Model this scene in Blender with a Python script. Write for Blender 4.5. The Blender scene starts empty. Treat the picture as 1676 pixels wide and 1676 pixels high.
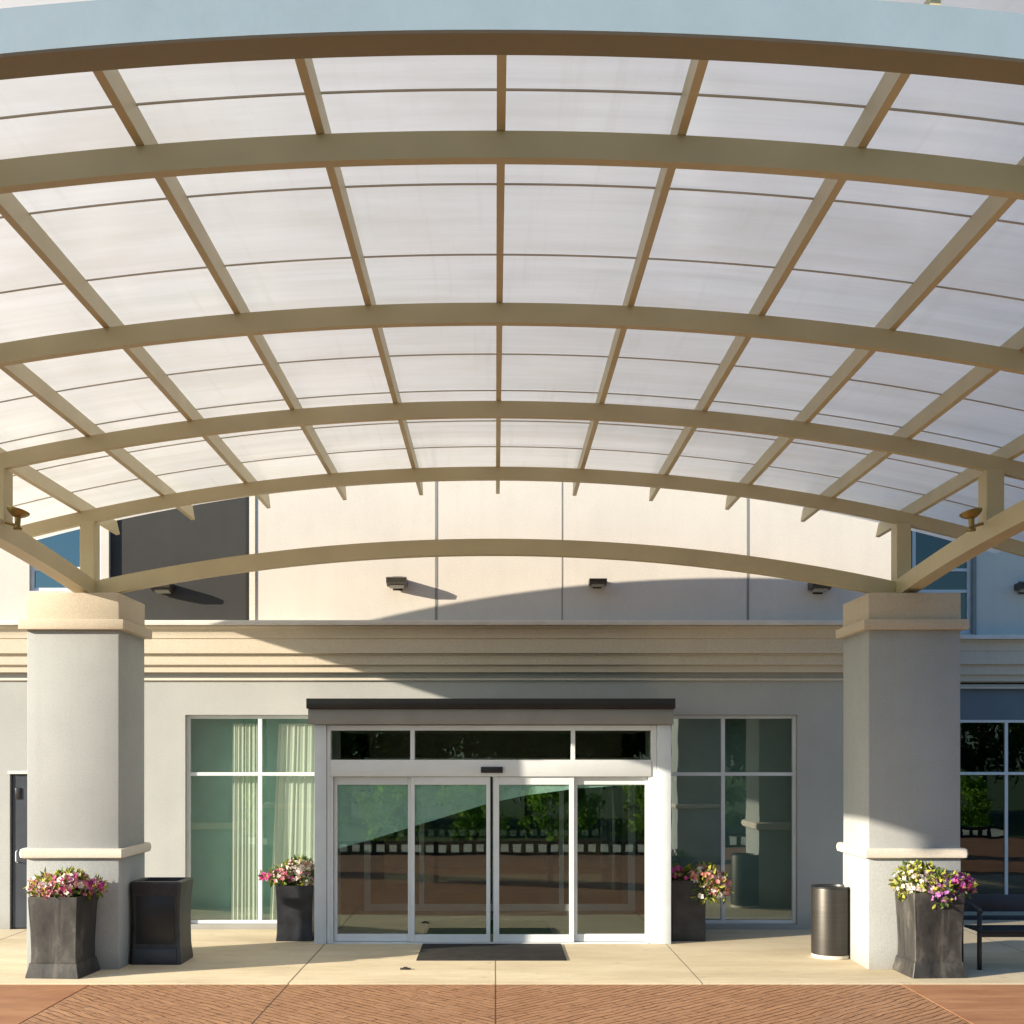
import bpy, bmesh, math, random
from mathutils import Vector, Matrix
R = math.radians
random.seed(7)
SC = bpy.context.scene
COL = SC.collection

# ---------------------------------------------------------------- camera numbers (photo 1676 px)
F = 2048.0; VX = 811.0; HY = 1245.0; CH = 2.39
def PX(px, y): return (px - VX) * y / F            # metres right of the camera axis at depth y
def PZ(py, y): return CH + (HY - py) * y / F       # metres above the ground at depth y

# ---------------------------------------------------------------- helpers
ROOT = {}
class MB:
    def __init__(self): self.bm = bmesh.new()
    def box(self, x0, x1, y0, y1, z0, z1, bev=0.0, seg=2, rot=None):
        m = Matrix.Translation(((x0+x1)/2, (y0+y1)/2, (z0+z1)/2))
        if rot is not None: m = m @ rot
        m = m @ Matrix.Diagonal((x1-x0, y1-y0, z1-z0, 1))
        g = bmesh.ops.create_cube(self.bm, size=1.0, matrix=m)
        if bev > 0:
            es = list({e for v in g['verts'] for e in v.link_edges})
            bmesh.ops.bevel(self.bm, geom=es, offset=bev, segments=seg, profile=0.5, affect='EDGES')
        return self
    def quad(self, a, b, c, d):
        self.bm.faces.new([self.bm.verts.new(p) for p in (a, b, c, d)]); return self
    def poly(self, pts):
        self.bm.faces.new([self.bm.verts.new(p) for p in pts]); return self
    def loft(self, rings, cap0=True, cap1=True, closed=True):
        vs = [[self.bm.verts.new(p) for p in r] for r in rings]
        n = len(rings[0])
        for a, b in zip(vs, vs[1:]):
            for i in range(n if closed else n-1):
                j = (i+1) % n
                self.bm.faces.new((a[i], a[j], b[j], b[i]))
        if cap0: self.bm.faces.new(list(reversed(vs[0])))
        if cap1: self.bm.faces.new(vs[-1])
        return self
    def lathe(self, prof, n=40, m=None, cap0=True, cap1=True):
        rings = []
        for r, z in prof:
            ring = [Vector((r*math.cos(2*math.pi*i/n), r*math.sin(2*math.pi*i/n), z)) for i in range(n)]
            if m is not None: ring = [m @ p for p in ring]
            rings.append(ring)
        return self.loft(rings, cap0, cap1)
    def tube(self, pts, r, n=8):
        pts = [Vector(p) for p in pts]; rings = []
        for i, p in enumerate(pts):
            d = (pts[min(i+1, len(pts)-1)] - pts[max(i-1, 0)]).normalized()
            up = Vector((0, 0, 1)) if abs(d.z) < 0.9 else Vector((1, 0, 0))
            a = d.cross(up).normalized(); b = a.cross(d).normalized()
            rr = r[i] if isinstance(r, (list, tuple)) else r
            rings.append([p + a*rr*math.cos(2*math.pi*k/n) + b*rr*math.sin(2*math.pi*k/n) for k in range(n)])
        return self.loft(rings)
    def extrude_x(self, prof, x0, x1):            # prof: list of (y, z), closed outline
        a = [(x0, y, z) for y, z in prof]; b = [(x1, y, z) for y, z in prof]
        return self.loft([a, b])
    def build(self, name, mat, parent=None, local=False, sharp=35, fix=True):
        if fix: bmesh.ops.recalc_face_normals(self.bm, faces=self.bm.faces[:])
        me = bpy.data.meshes.new(name)
        off = Vector((0, 0, 0))
        if parent is not None and not local:
            p = parent
            while p is not None:
                off += ROOT.get(p.name, Vector((0, 0, 0))); p = p.parent
        if off.length > 0: bmesh.ops.translate(self.bm, verts=self.bm.verts[:], vec=-off)
        for f in self.bm.faces: f.smooth = True
        self.bm.to_mesh(me); self.bm.free()
        me.set_sharp_from_angle(angle=R(sharp))
        o = bpy.data.objects.new(name, me); COL.objects.link(o)
        for m in (mat if isinstance(mat, (list, tuple)) else [mat]): me.materials.append(m)
        if parent is not None: o.parent = parent
        return o

def tag(o, label=None, cat=None, group=None, kind=None):
    if label: o['label'] = label
    if cat: o['category'] = cat
    if group: o['group'] = group
    if kind: o['kind'] = kind
    return o
def empty(name, loc=(0, 0, 0), rz=0.0):
    o = bpy.data.objects.new(name, None); COL.objects.link(o)
    o.location = loc; o.rotation_euler = (0, 0, rz); o.empty_display_size = 0.2
    ROOT[o.name] = Vector(loc); return o
def kids(o): return [c for c in COL.objects if c.parent == o]
def copy_tree(o, parent=None):
    c = o.copy(); COL.objects.link(c)
    if parent is not None: c.parent = parent
    for ch in kids(o): copy_tree(ch, c)
    return c
def wall(mb, x0, x1, z0, z1, y, t, holes):        # front skin at y, back skin at y+t, with reveals round the holes
    xs = sorted({x0, x1, *[h[0] for h in holes], *[h[1] for h in holes]})
    zs = sorted({z0, z1, *[h[2] for h in holes], *[h[3] for h in holes]})
    xs = [x for x in xs if x0 <= x <= x1]; zs = [z for z in zs if z0 <= z <= z1]
    def hole(i, j):
        if i < 0 or j < 0 or i >= len(xs)-1 or j >= len(zs)-1: return None
        cx = (xs[i]+xs[i+1])/2; cz = (zs[j]+zs[j+1])/2
        return any(h[0] < cx < h[1] and h[2] < cz < h[3] for h in holes)
    for i in range(len(xs)-1):
        for j in range(len(zs)-1):
            if hole(i, j): continue
            a, b, c, d = xs[i], xs[i+1], zs[j], zs[j+1]
            mb.quad((a, y, c), (b, y, c), (b, y, d), (a, y, d))
            mb.quad((a, y+t, d), (b, y+t, d), (b, y+t, c), (a, y+t, c))
            if hole(i-1, j) is not False: mb.quad((a, y+t, c), (a, y, c), (a, y, d), (a, y+t, d))
            if hole(i+1, j) is not False: mb.quad((b, y, c), (b, y+t, c), (b, y+t, d), (b, y, d))
            if hole(i, j-1) is not False: mb.quad((a, y+t, c), (b, y+t, c), (b, y, c), (a, y, c))
            if hole(i, j+1) is not False: mb.quad((a, y, d), (b, y, d), (b, y+t, d), (a, y+t, d))
    bmesh.ops.remove_doubles(mb.bm, verts=mb.bm.verts[:], dist=1e-5)
    return mb

# ---------------------------------------------------------------- materials
class NT:
    def __init__(self, name):
        self.m = bpy.data.materials.new(name); self.m.use_nodes = True
        self.t = self.m.node_tree; self.t.nodes.clear()
        self.out = self.n('ShaderNodeOutputMaterial')
    def n(self, typ, **kw):
        nd = self.t.nodes.new(typ)
        for k, v in kw.items():
            if k.startswith('_'): setattr(nd, k[1:], v)
            else: nd.inputs[k.replace('__', ' ')].default_value = v
        return nd
    def l(self, a, b): self.t.links.new(a, b)
    def pos(self): return self.n('ShaderNodeNewGeometry').outputs['Position']
    def objc(self): return self.n('ShaderNodeTexCoord').outputs['Object']
    def scalev(self, vec, s):
        m = self.n('ShaderNodeVectorMath', _operation='MULTIPLY'); self.l(vec, m.inputs[0]); m.inputs[1].default_value = s
        return m.outputs[0]
    def noise(self, vec, scale, detail=4, rough=0.55):
        nd = self.n('ShaderNodeTexNoise', Scale=scale, Detail=detail, Roughness=rough); self.l(vec, nd.inputs['Vector'])
        return nd.outputs['Fac']
    def ramp(self, fac, stops):
        r = self.n('ShaderNodeValToRGB'); self.l(fac, r.inputs[0]); e = r.color_ramp.elements
        while len(e) < len(stops): e.new(0.5)
        for el, (p, c) in zip(e, stops):
            el.position = p; el.color = (*c, 1) if len(c) == 3 else c
        return r.outputs[0]
    def math(self, op, a, b=None, clamp=False):
        m = self.n('ShaderNodeMath', _operation=op); m.use_clamp = clamp
        for i, v in enumerate((a, b)):
            if v is None: continue
            if isinstance(v, (int, float)): m.inputs[i].default_value = v
            else: self.l(v, m.inputs[i])
        return m.outputs[0]
    def mix(self, fac, a, b, blend='MIX'):
        m = self.n('ShaderNodeMix', _data_type='RGBA', _blend_type=blend)
        for sock, v in ((m.inputs[0], fac), (m.inputs[6], a), (m.inputs[7], b)):
            if isinstance(v, (int, float)): sock.default_value = v
            elif isinstance(v, tuple): sock.default_value = (*v, 1) if len(v) == 3 else v
            else: self.l(v, sock)
        return m.outputs[2]
    def bump(self, h, strength=0.3, dist=0.01, normal=None):
        b = self.n('ShaderNodeBump', Strength=strength, Distance=dist); self.l(h, b.inputs['Height'])
        if normal is not None: self.l(normal, b.inputs['Normal'])
        return b.outputs[0]
    def principled(self, color, rough=0.6, metal=0.0, bump=None, spec=0.5):
        p = self.n('ShaderNodeBsdfPrincipled', Metallic=metal)
        p.inputs['Specular IOR Level'].default_value = spec
        for key, v in (('Base Color', color), ('Roughness', rough)):
            if isinstance(v, tuple): p.inputs[key].default_value = (*v, 1)
            elif isinstance(v, (int, float)): p.inputs[key].default_value = v
            else: self.l(v, p.inputs[key])
        if bump is not None: self.l(bump, p.inputs['Normal'])
        self.l(p.outputs[0], self.out.inputs[0]); return p

def stucco(name, c, var=0.10, streak=0.08, grain=160, bstr=0.35, dirt=0.0):
    t = NT(name); p = t.pos()
    big = t.noise(p, 0.9, 6, 0.6); st = t.noise(t.scalev(p, (7, 7, 0.3)), 1.0, 5, 0.6)
    fine = t.noise(p, grain, 3, 0.7); mid = t.noise(p, 70, 5, 0.65); blot = t.noise(p, 3.3, 6, 0.68)
    lo = tuple(x*(1-var) for x in c); hi = tuple(min(1, x*(1+var)) for x in c)
    col = t.ramp(big, [(0.32, lo), (0.68, hi)])
    col = t.mix(t.math('MULTIPLY', t.ramp(st, [(0.48, (0, 0, 0)), (0.75, (1, 1, 1))]), streak*3), col, tuple(x*0.70 for x in c))
    col = t.mix(t.math('MULTIPLY', t.ramp(blot, [(0.50, (0, 0, 0)), (0.66, (1, 1, 1))]), 0.26), col, tuple(x*0.78 for x in c))
    col = t.mix(0.42, col, t.ramp(mid, [(0.32, tuple(x*0.62 for x in c)), (0.68, tuple(min(1, x*1.3) for x in c))]))
    col = t.mix(0.16, col, t.ramp(fine, [(0.3, tuple(x*0.5 for x in c)), (0.7, tuple(min(1, x*1.4) for x in c))]))
    if dirt > 0:                                   # splash dirt and scuffs rising a few decimetres from the pavement
        sep = t.n('ShaderNodeSeparateXYZ'); t.l(p, sep.inputs[0])
        zz = t.math('ADD', sep.outputs[2], t.math('MULTIPLY', blot, 0.35))
        m = t.n('ShaderNodeMapRange'); t.l(zz, m.inputs['Value'])
        m.inputs['From Min'].default_value = 0.16; m.inputs['From Max'].default_value = 0.42; m.inputs['To Min'].default_value = dirt; m.inputs['To Max'].default_value = 0.0
        col = t.mix(m.outputs[0], col, (0.20, 0.17, 0.13))
    h = t.math('ADD', fine, t.math('MULTIPLY', mid, 1.3))
    t.principled(col, 0.88, 0, t.bump(h, bstr, 0.0035), 0.25); return t.m
def paint(name, c, rough=0.45, var=0.12, metal=0.0, scale=3.0, bstr=0.08):
    t = NT(name); p = t.objc()
    a = t.noise(p, scale, 5); b = t.noise(p, 60, 3)
    col = t.ramp(a, [(0.3, tuple(x*(1-var) for x in c)), (0.7, tuple(min(1, x*(1+var)) for x in c))])
    rg = t.ramp(b, [(0.3, (rough*0.85,)*3), (0.7, (min(1, rough*1.2),)*3)])
    t.principled(col, rg, metal, t.bump(t.math('ADD', a, t.math('MULTIPLY', b, .15)), bstr, 0.01)); return t.m
M = {}
M['upper_stucco'] = stucco('cream upper stucco', (0.60, 0.565, 0.515), 0.07, 0.07, 160, 0.4)
M['lower_stucco'] = stucco('warm grey stucco', (0.395, 0.405, 0.402), 0.10, 0.06, 160, 0.55, 0.35)
M['pillar_stucco'] = stucco('grey pillar stucco', (0.365, 0.382, 0.388), 0.11, 0.10, 160, 0.6, 0.4)
M['cap_stucco'] = stucco('tan moulding stucco', (0.53, 0.465, 0.375), 0.07, 0.08)
M['band_stucco'] = stucco('pale moulding stucco', (0.66, 0.60, 0.52), 0.06, 0.05)
M['cornice'] = stucco('cornice stucco', (0.57, 0.51, 0.42), 0.07, 0.09)
M['ledge'] = paint('ledge cap metal', (0.62, 0.60, 0.57), 0.5, 0.08)
M['dark_panel'] = stucco('charcoal panel', (0.046, 0.046, 0.045), 0.2, 0.1)
M['joint'] = paint('joint strip', (0.22, 0.22, 0.21), 0.5)
M['steel'] = paint('tan painted steel', (0.50, 0.44, 0.28), 0.46, 0.06, 0, 2.2)
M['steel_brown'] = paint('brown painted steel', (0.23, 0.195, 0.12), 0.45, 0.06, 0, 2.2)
M['fascia_blue'] = paint('pale blue fascia paint', (0.245, 0.315, 0.375), 0.55, 0.035, 0, 4.0, 0.2)
M['alu'] = paint('white aluminium', (0.64, 0.67, 0.70), 0.38, 0.05)
M['alu_grey'] = paint('grey clad aluminium', (0.60, 0.65, 0.70), 0.42, 0.06)
M['grey_band'] = paint('grey header band', (0.24, 0.24, 0.235), 0.45, 0.08)
M['black_trim'] = paint('black trim', (0.018, 0.015, 0.014), 0.35, 0.2)
M['navy_metal'] = paint('dark blue grey metal', (0.035, 0.042, 0.055), 0.42, 0.2)
M['black_metal'] = paint('black powder coat', (0.014, 0.015, 0.018), 0.38, 0.2)
M['spandrel'] = paint('slate spandrel', (0.11, 0.14, 0.18), 0.35, 0.08)
M['bronze'] = paint('dark bronze fixture', (0.035, 0.030, 0.026), 0.4, 0.2)
M['lens'] = paint('fixture lens', (0.35, 0.34, 0.30), 0.2, 0.1)
M['brass'] = paint('brass fixture', (0.27, 0.20, 0.075), 0.35, 0.2, 0.7)
M['seam'] = paint('seam strip', (0.42, 0.38, 0.31), 0.5)
M['soil'] = stucco('potting soil', (0.035, 0.024, 0.016), 0.3, 0.0, 60, 1.0)
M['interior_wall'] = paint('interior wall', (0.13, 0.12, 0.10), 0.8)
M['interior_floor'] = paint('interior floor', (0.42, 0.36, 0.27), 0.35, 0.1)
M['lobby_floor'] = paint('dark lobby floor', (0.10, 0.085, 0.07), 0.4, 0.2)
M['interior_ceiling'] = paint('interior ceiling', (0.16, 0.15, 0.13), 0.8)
M['green_mat'] = stucco('green entrance mat', (0.05, 0.12, 0.05), 0.2, 0.0, 120, 0.6)

def mk_mat_rubber():
    t = NT('black rubber mat'); p = t.pos()
    w = t.n('ShaderNodeTexWave', Scale=30.0, Distortion=0.4)
    t.l(p, w.inputs['Vector'])
    n = t.noise(p, 8, 5); f = t.noise(p, 240, 2)
    col = t.ramp(n, [(0.3, (0.016, 0.015, 0.015)), (0.7, (0.032, 0.029, 0.027))])
    t.principled(col, 0.8, 0, t.bump(t.math('ADD', w.outputs['Fac'], f), 0.5, 0.004), 0.3); return t.m
def mk_planter():
    t = NT('weathered dark planter'); p = t.objc()
    a = t.noise(t.scalev(p, (1, 1, 0.6)), 3.2, 8, 0.68); b = t.noise(t.scalev(p, (14, 14, 1.2)), 1, 4); f = t.noise(p, 90, 3)
    col = t.ramp(a, [(0.36, (0.016, 0.015, 0.015)), (0.54, (0.038, 0.036, 0.034)), (0.72, (0.13, 0.12, 0.108))])
    col = t.mix(t.math('MULTIPLY', t.ramp(b, [(0.55, (0, 0, 0)), (0.72, (1, 1, 1))]), 0.45), col, (0.12, 0.11, 0.098))
    t.principled(col, t.ramp(a, [(0.3, (0.42,)*3), (0.7, (0.68,)*3)]), 0, t.bump(t.math('ADD', a, t.math('MULTIPLY', f, 0.3)), 0.4, 0.01), 0.45); return t.m
def mk_black_pot():
    t = NT('glossy black planter'); p = t.objc()
    a = t.noise(p, 5, 6, 0.6)
    col = t.ramp(a, [(0.35, (0.010, 0.011, 0.015)), (0.75, (0.034, 0.037, 0.046))])
    t.principled(col, 0.42, 0, t.bump(a, 0.3, 0.01)); return t.m
def mk_brushed():
    t = NT('brushed bronze steel'); p = t.objc()
    a = t.noise(t.scalev(p, (3, 3, 60)), 1, 4)
    col = t.ramp(a, [(0.3, (0.050, 0.046, 0.042)), (0.7, (0.066, 0.061, 0.056))])
    t.principled(col, 0.43, 0.7, t.bump(a, 0.05, 0.002)); return t.m
def mk_sheet():
    t = NT('translucent white sheet'); p = t.pos()
    st = t.noise(t.scalev(p, (0.35, 6.0, 0.4)), 1.0, 7, 0.65); bl = t.noise(t.scalev(p, (0.8, 1.5, 0.8)), 1.0, 5, 0.6); sp = t.noise(p, 38, 3, 0.7)
    fl = t.noise(t.scalev(p, (9.0, 0.35, 9.0)), 1.0, 4, 0.6)
    sep = t.n('ShaderNodeSeparateXYZ'); t.l(p, sep.inputs[0])
    oi = t.n('ShaderNodeObjectInfo')
    col = t.ramp(st, [(0.30, (0.76, 0.745, 0.70)), (0.52, (0.85, 0.835, 0.80)), (0.72, (0.90, 0.89, 0.865))])
    col = t.mix(t.math('MULTIPLY', oi.outputs['Random'], 0.22), col, (0.74, 0.72, 0.67))
    col = t.mix(t.math('MULTIPLY', t.ramp(bl, [(0.48, (0, 0, 0)), (0.70, (1, 1, 1))]), 0.45), col, (0.68, 0.645, 0.57))
    col = t.mix(t.math('MULTIPLY', t.ramp(fl, [(0.56, (0, 0, 0)), (0.72, (1, 1, 1))]), 0.28), col, (0.66, 0.63, 0.57))
    col = t.mix(t.math('MULTIPLY', t.ramp(sp, [(0.70, (0, 0, 0)), (0.78, (1, 1, 1))]), 0.35), col, (0.33, 0.29, 0.22))
    d = t.n('ShaderNodeBsdfDiffuse'); tr = t.n('ShaderNodeBsdfTranslucent'); gl = t.n('ShaderNodeBsdfGlossy', Roughness=0.13)
    bmp = t.bump(t.math('ADD', st, t.math('MULTIPLY', bl, .8)), 0.22, 0.03)
    t.l(col, d.inputs[0]); t.l(col, tr.inputs[0]); t.l(bmp, gl.inputs['Normal'])
    m1 = t.n('ShaderNodeMixShader', Fac=0.64); t.l(d.outputs[0], m1.inputs[1]); t.l(tr.outputs[0], m1.inputs[2])
    lw = t.n('ShaderNodeLayerWeight', Blend=0.5)
    f = t.math('ADD', t.math('MULTIPLY', t.math('POWER', lw.outputs['Facing'], 3.0), 0.55), 0.04)
    m2 = t.n('ShaderNodeMixShader'); t.l(f, m2.inputs[0]); t.l(m1.outputs[0], m2.inputs[1]); t.l(gl.outputs[0], m2.inputs[2])
    t.l(m2.outputs[0], t.out.inputs[0]); return t.m
def mk_glass(name, tint, base=0.12, wob=0.02):
    t = NT(name); p = t.pos()
    tr = t.n('ShaderNodeBsdfTransparent'); tr.inputs[0].default_value = (*tint, 1)
    gl = t.n('ShaderNodeBsdfGlossy', Roughness=0.0); gl.inputs[0].default_value = (0.93, 1.0, 0.96, 1)
    t.l(t.bump(t.noise(p, 1.3, 2), wob, 0.05), gl.inputs['Normal'])
    lw = t.n('ShaderNodeLayerWeight', Blend=0.5)
    f = t.math('ADD', t.math('MULTIPLY', t.math('POWER', lw.outputs['Facing'], 4.0), 0.7), base)
    m = t.n('ShaderNodeMixShader'); t.l(f, m.inputs[0]); t.l(tr.outputs[0], m.inputs[1]); t.l(gl.outputs[0], m.inputs[2])
    t.l(m.outputs[0], t.out.inputs[0]); return t.m
def mk_door_tint():
    t = NT('pale green tint'); p = t.pos()
    n = t.noise(p, 45, 5, 0.7); b = t.noise(p, 3, 4)
    d = t.n('ShaderNodeBsdfDiffuse'); tr = t.n('ShaderNodeBsdfTransparent')
    tr.inputs[0].default_value = (0.45, 0.62, 0.54, 1)
    col = t.ramp(t.math('ADD', t.math('MULTIPLY', n, .6), t.math('MULTIPLY', b, .4)), [(0.35, (0.40, 0.58, 0.55)), (0.62, (0.53, 0.72, 0.70))])
    t.l(col, d.inputs[0])
    m = t.n('ShaderNodeMixShader', Fac=0.30); t.l(d.outputs[0], m.inputs[1]); t.l(tr.outputs[0], m.inputs[2])
    t.l(m.outputs[0], t.out.inputs[0]); return t.m
def mk_curtain():
    t = NT('sheer curtain'); p = t.pos()
    a = t.noise(t.scalev(p, (30, 30, 0.5)), 1, 3)
    col = t.ramp(a, [(0.3, (0.74, 0.76, 0.66)), (0.7, (0.82, 0.84, 0.75))])
    d = t.n('ShaderNodeBsdfDiffuse'); tr = t.n('ShaderNodeBsdfTranslucent'); t.l(col, d.inputs[0]); t.l(col, tr.inputs[0])
    m = t.n('ShaderNodeMixShader', Fac=0.35); t.l(d.outputs[0], m.inputs[1]); t.l(tr.outputs[0], m.inputs[2])
    t.l(m.outputs[0], t.out.inputs[0]); return t.m
def mk_walk():
    t = NT('cream concrete'); p = t.pos()
    sep = t.n('ShaderNodeSeparateXYZ'); t.l(p, sep.inputs[0])
    wob = t.math('MULTIPLY', t.math('SUBTRACT', t.noise(p, 2.0, 3), 0.5), 0.02)
    x = t.math('ADD', sep.outputs[0], wob)
    def line(c, w): return t.math('LESS_THAN', t.math('ABSOLUTE', t.math('SUBTRACT', x, c)), w)
    j = t.math('ADD', t.math('ADD', line(-2.22, .009), line(0.0, .007)), line(2.22, .006))
    j = t.math('ADD', j, t.math('ADD', line(-6.6, .009), line(6.6, .007)), True)
    big = t.noise(t.scalev(p, (0.5, 1.6, 1)), 1.1, 7, 0.62); mid = t.noise(t.scalev(p, (1.2, 5, 1)), 2.2, 7, 0.66); fine = t.noise(p, 130, 3, 0.7)
    col = t.ramp(big, [(0.30, (0.44, 0.36, 0.235)), (0.50, (0.56, 0.47, 0.315)), (0.70, (0.62, 0.54, 0.39))])
    col = t.mix(t.math('MULTIPLY', t.ramp(mid, [(0.48, (0, 0, 0)), (0.66, (1, 1, 1))]), 0.5), col, (0.42, 0.34, 0.225))
    spot = t.noise(p, 5.1, 3, 0.5)
    col = t.mix(t.math('MULTIPLY', t.ramp(spot, [(0.66, (0, 0, 0)), (0.72, (1, 1, 1))]), 0.40), col, (0.27, 0.21, 0.14))
    col = t.mix(0.14, col, t.ramp(fine, [(0.3, (0.25, 0.2, 0.15)), (0.7, (0.9, 0.85, 0.7))]))
    col = t.mix(t.math('MULTIPLY', j, 0.85), col, (0.10, 0.075, 0.05))
    h = t.math('SUBTRACT', t.math('ADD', t.math('MULTIPLY', fine, .3), mid), t.math('MULTIPLY', j, 3.0))
    t.principled(col, 0.8, 0, t.bump(h, 0.35, 0.006), 0.3); return t.m
def mk_stamped():
    t = NT('stamped terracotta concrete'); p = t.pos()
    sep = t.n('ShaderNodeSeparateXYZ'); t.l(p, sep.inputs[0])
    wn = t.n('ShaderNodeTexNoise', Scale=2.2, Detail=4.0); t.l(p, wn.inputs['Vector'])
    ws = t.n('ShaderNodeSeparateXYZ'); t.l(wn.outputs['Color'], ws.inputs[0])
    ax = t.math('ABSOLUTE', sep.outputs[0])
    s = 0.70711
    u = t.math('MULTIPLY', t.math('ADD', sep.outputs[1], ax), s)
    v = t.math('MULTIPLY', t.math('SUBTRACT', sep.outputs[1], ax), s)
    u = t.math('ADD', u, t.math('MULTIPLY', ws.outputs[0], 0.16)); v = t.math('ADD', v, t.math('MULTIPLY', ws.outputs[1], 0.12))
    cv = t.n('ShaderNodeCombineXYZ'); t.l(u, cv.inputs[0]); t.l(v, cv.inputs[1])
    br = t.n('ShaderNodeTexBrick', Scale=1.0); t.l(cv.outputs[0], br.inputs['Vector'])
    br.offset = 0.43; br.inputs['Brick Width'].default_value = 0.62; br.inputs['Row Height'].default_value = 0.088
    br.inputs['Mortar Size'].default_value = 0.0085; br.inputs['Mortar Smooth'].default_value = 0.5
    br.inputs['Color1'].default_value = (0.36, 0.18, 0.085, 1); br.inputs['Color2'].default_value = (0.46, 0.24, 0.12, 1)
    br.inputs['Mortar'].default_value = (0.5, 0.5, 0.5, 1)
    big = t.noise(p, 0.8, 5); fine = t.noise(p, 90, 3, 0.7); st = t.noise(t.scalev(cv.outputs[0], (2.2, 16, 1)), 1, 5, 0.65)
    brk = t.ramp(t.noise(p, 5, 3), [(0.30, (0.25,)*3), (0.50, (1.0,)*3)])
    mort = t.math('MULTIPLY', br.outputs['Fac'], brk)
    col = t.mix(0.62, br.outputs['Color'], t.ramp(st, [(0.30, (0.20, 0.09, 0.042)), (0.70, (0.54, 0.30, 0.155))]))
    col = t.mix(t.math('MULTIPLY', t.ramp(big, [(0.36, (0, 0, 0)), (0.66, (1, 1, 1))]), 0.5), col, (0.30, 0.15, 0.075))
    col = t.mix(mort, col, (0.06, 0.026, 0.014))
    cj = t.math('ADD', t.math('LESS_THAN', ax, 0.007), t.math('LESS_THAN', t.math('ABSOLUTE', t.math('SUBTRACT', sep.outputs[0], -2.22)), 0.008), True)
    col = t.mix(t.math('MULTIPLY', cj, .9), col, (0.05, 0.03, 0.02))
    h = t.math('SUBTRACT', t.math('ADD', t.math('MULTIPLY', st, 1.1), t.math('MULTIPLY', fine, .2)), t.math('MULTIPLY', t.math('ADD', mort, cj), 1.3))
    t.principled(col, 0.66, 0, t.bump(h, 0.8, 0.012), 0.35); return t.m
def mk_smooth_terracotta():
    t = NT('smooth terracotta concrete'); p = t.pos()
    big = t.noise(t.scalev(p, (0.7, 2.4, 1)), 1.2, 8, 0.66); mid = t.noise(t.scalev(p, (2, 6, 1)), 1.6, 6, 0.65); fine = t.noise(p, 110, 3, 0.7)
    col = t.ramp(big, [(0.32, (0.24, 0.10, 0.045)), (0.50, (0.36, 0.165, 0.075)), (0.68, (0.46, 0.245, 0.125))])
    col = t.mix(t.math('MULTIPLY', t.ramp(mid, [(0.48, (0, 0, 0)), (0.68, (1, 1, 1))]), 0.45), col, (0.22, 0.10, 0.05))
    col = t.mix(0.22, col, t.ramp(fine, [(0.3, (0.12, .05, .025)), (0.7, (0.7, .42, .26))]))
    t.principled(col, 0.68, 0, t.bump(t.math('ADD', mid, fine), 0.4, 0.006), 0.3); return t.m
def mk_leaf(name, a, b, tr=0.35):
    t = NT(name); p = t.pos(); n = t.noise(p, 14, 2)
    oi = t.n('ShaderNodeObjectInfo')
    col = t.ramp(n, [(0.3, a), (0.7, b)])
    d = t.n('ShaderNodeBsdfPrincipled', Roughness=0.5); t.l(col, d.inputs['Base Color']); d.inputs['Specular IOR Level'].default_value = 0.35
    x = t.n('ShaderNodeBsdfTranslucent'); t.l(col, x.inputs[0])
    m = t.n('ShaderNodeMixShader', Fac=tr); t.l(d.outputs[0], m.inputs[1]); t.l(x.outputs[0], m.inputs[2])
    t.l(m.outputs[0], t.out.inputs[0]); return t.m
M['rubber'] = mk_mat_rubber(); M['planter'] = mk_planter(); M['pot'] = mk_black_pot(); M['brushed'] = mk_brushed()
M['sheet'] = mk_sheet(); M['door_tint'] = mk_door_tint(); M['curtain'] = mk_curtain()
M['glass'] = mk_glass('green tinted glass', (0.94, 0.975, 0.96), 0.10)
M['door_glass'] = mk_glass('clear door glass', (0.90, 0.945, 0.92), 0.085, 0.01)
M['inner_glass'] = mk_glass('inner door glass', (0.88, 0.93, 0.90), 0.035, 0.01)
M['sky_glass'] = mk_glass('reflective window glass', (0.12, 0.19, 0.25), 0.22, 0.01)
M['sky_glass_dark'] = mk_glass('dark reflective window glass', (0.10, 0.15, 0.20), 0.09, 0.01)
M['dark_glass'] = mk_glass('dark storefront glass', (0.30, 0.34, 0.34), 0.10)
M['walk'] = mk_walk(); M['stamped'] = mk_stamped(); M['terra'] = mk_smooth_terracotta()
M['asphalt'] = stucco('asphalt', (0.05, 0.05, 0.05), 0.2, 0.0, 60, 0.6)
M['lawn'] = stucco('lawn', (0.06, 0.10, 0.025), 0.3, 0.0, 40, 1.0)
M['bark'] = stucco('bark', (0.09, 0.065, 0.045), 0.3, 0.2, 40, 1.0)
M['tree_leaf'] = mk_leaf('tree leaf', (0.03, 0.075, 0.012), (0.10, 0.20, 0.026), 0.5)
M['bush_leaf'] = mk_leaf('bush leaf', (0.09, 0.22, 0.02), (0.30, 0.52, 0.05), 0.65)
M['sunlit_backing'] = mk_leaf('added sunlit ground backing', (0.80, 0.84, 0.82), (0.86, 0.89, 0.87), 0.75)  # bright translucent backing added in place of sunlit ground behind the fence
M['fl_green'] = mk_leaf('planter leaf', (0.05, 0.10, 0.02), (0.15, 0.22, 0.035))
M['fl_lime'] = mk_leaf('lime leaf', (0.28, 0.30, 0.03), (0.50, 0.48, 0.10))
M['fl_pink'] = mk_leaf('pink petal', (0.62, 0.12, 0.20), (0.78, 0.35, 0.40), 0.3)
M['fl_magenta'] = mk_leaf('magenta petal', (0.52, 0.03, 0.20), (0.66, 0.13, 0.42), 0.3)
M['fl_white'] = mk_leaf('white petal', (0.72, 0.60, 0.56), (0.82, 0.76, 0.72), 0.3)
M['fl_salmon'] = mk_leaf('salmon petal', (0.70, 0.14, 0.14), (0.78, 0.42, 0.32), 0.3)
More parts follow.
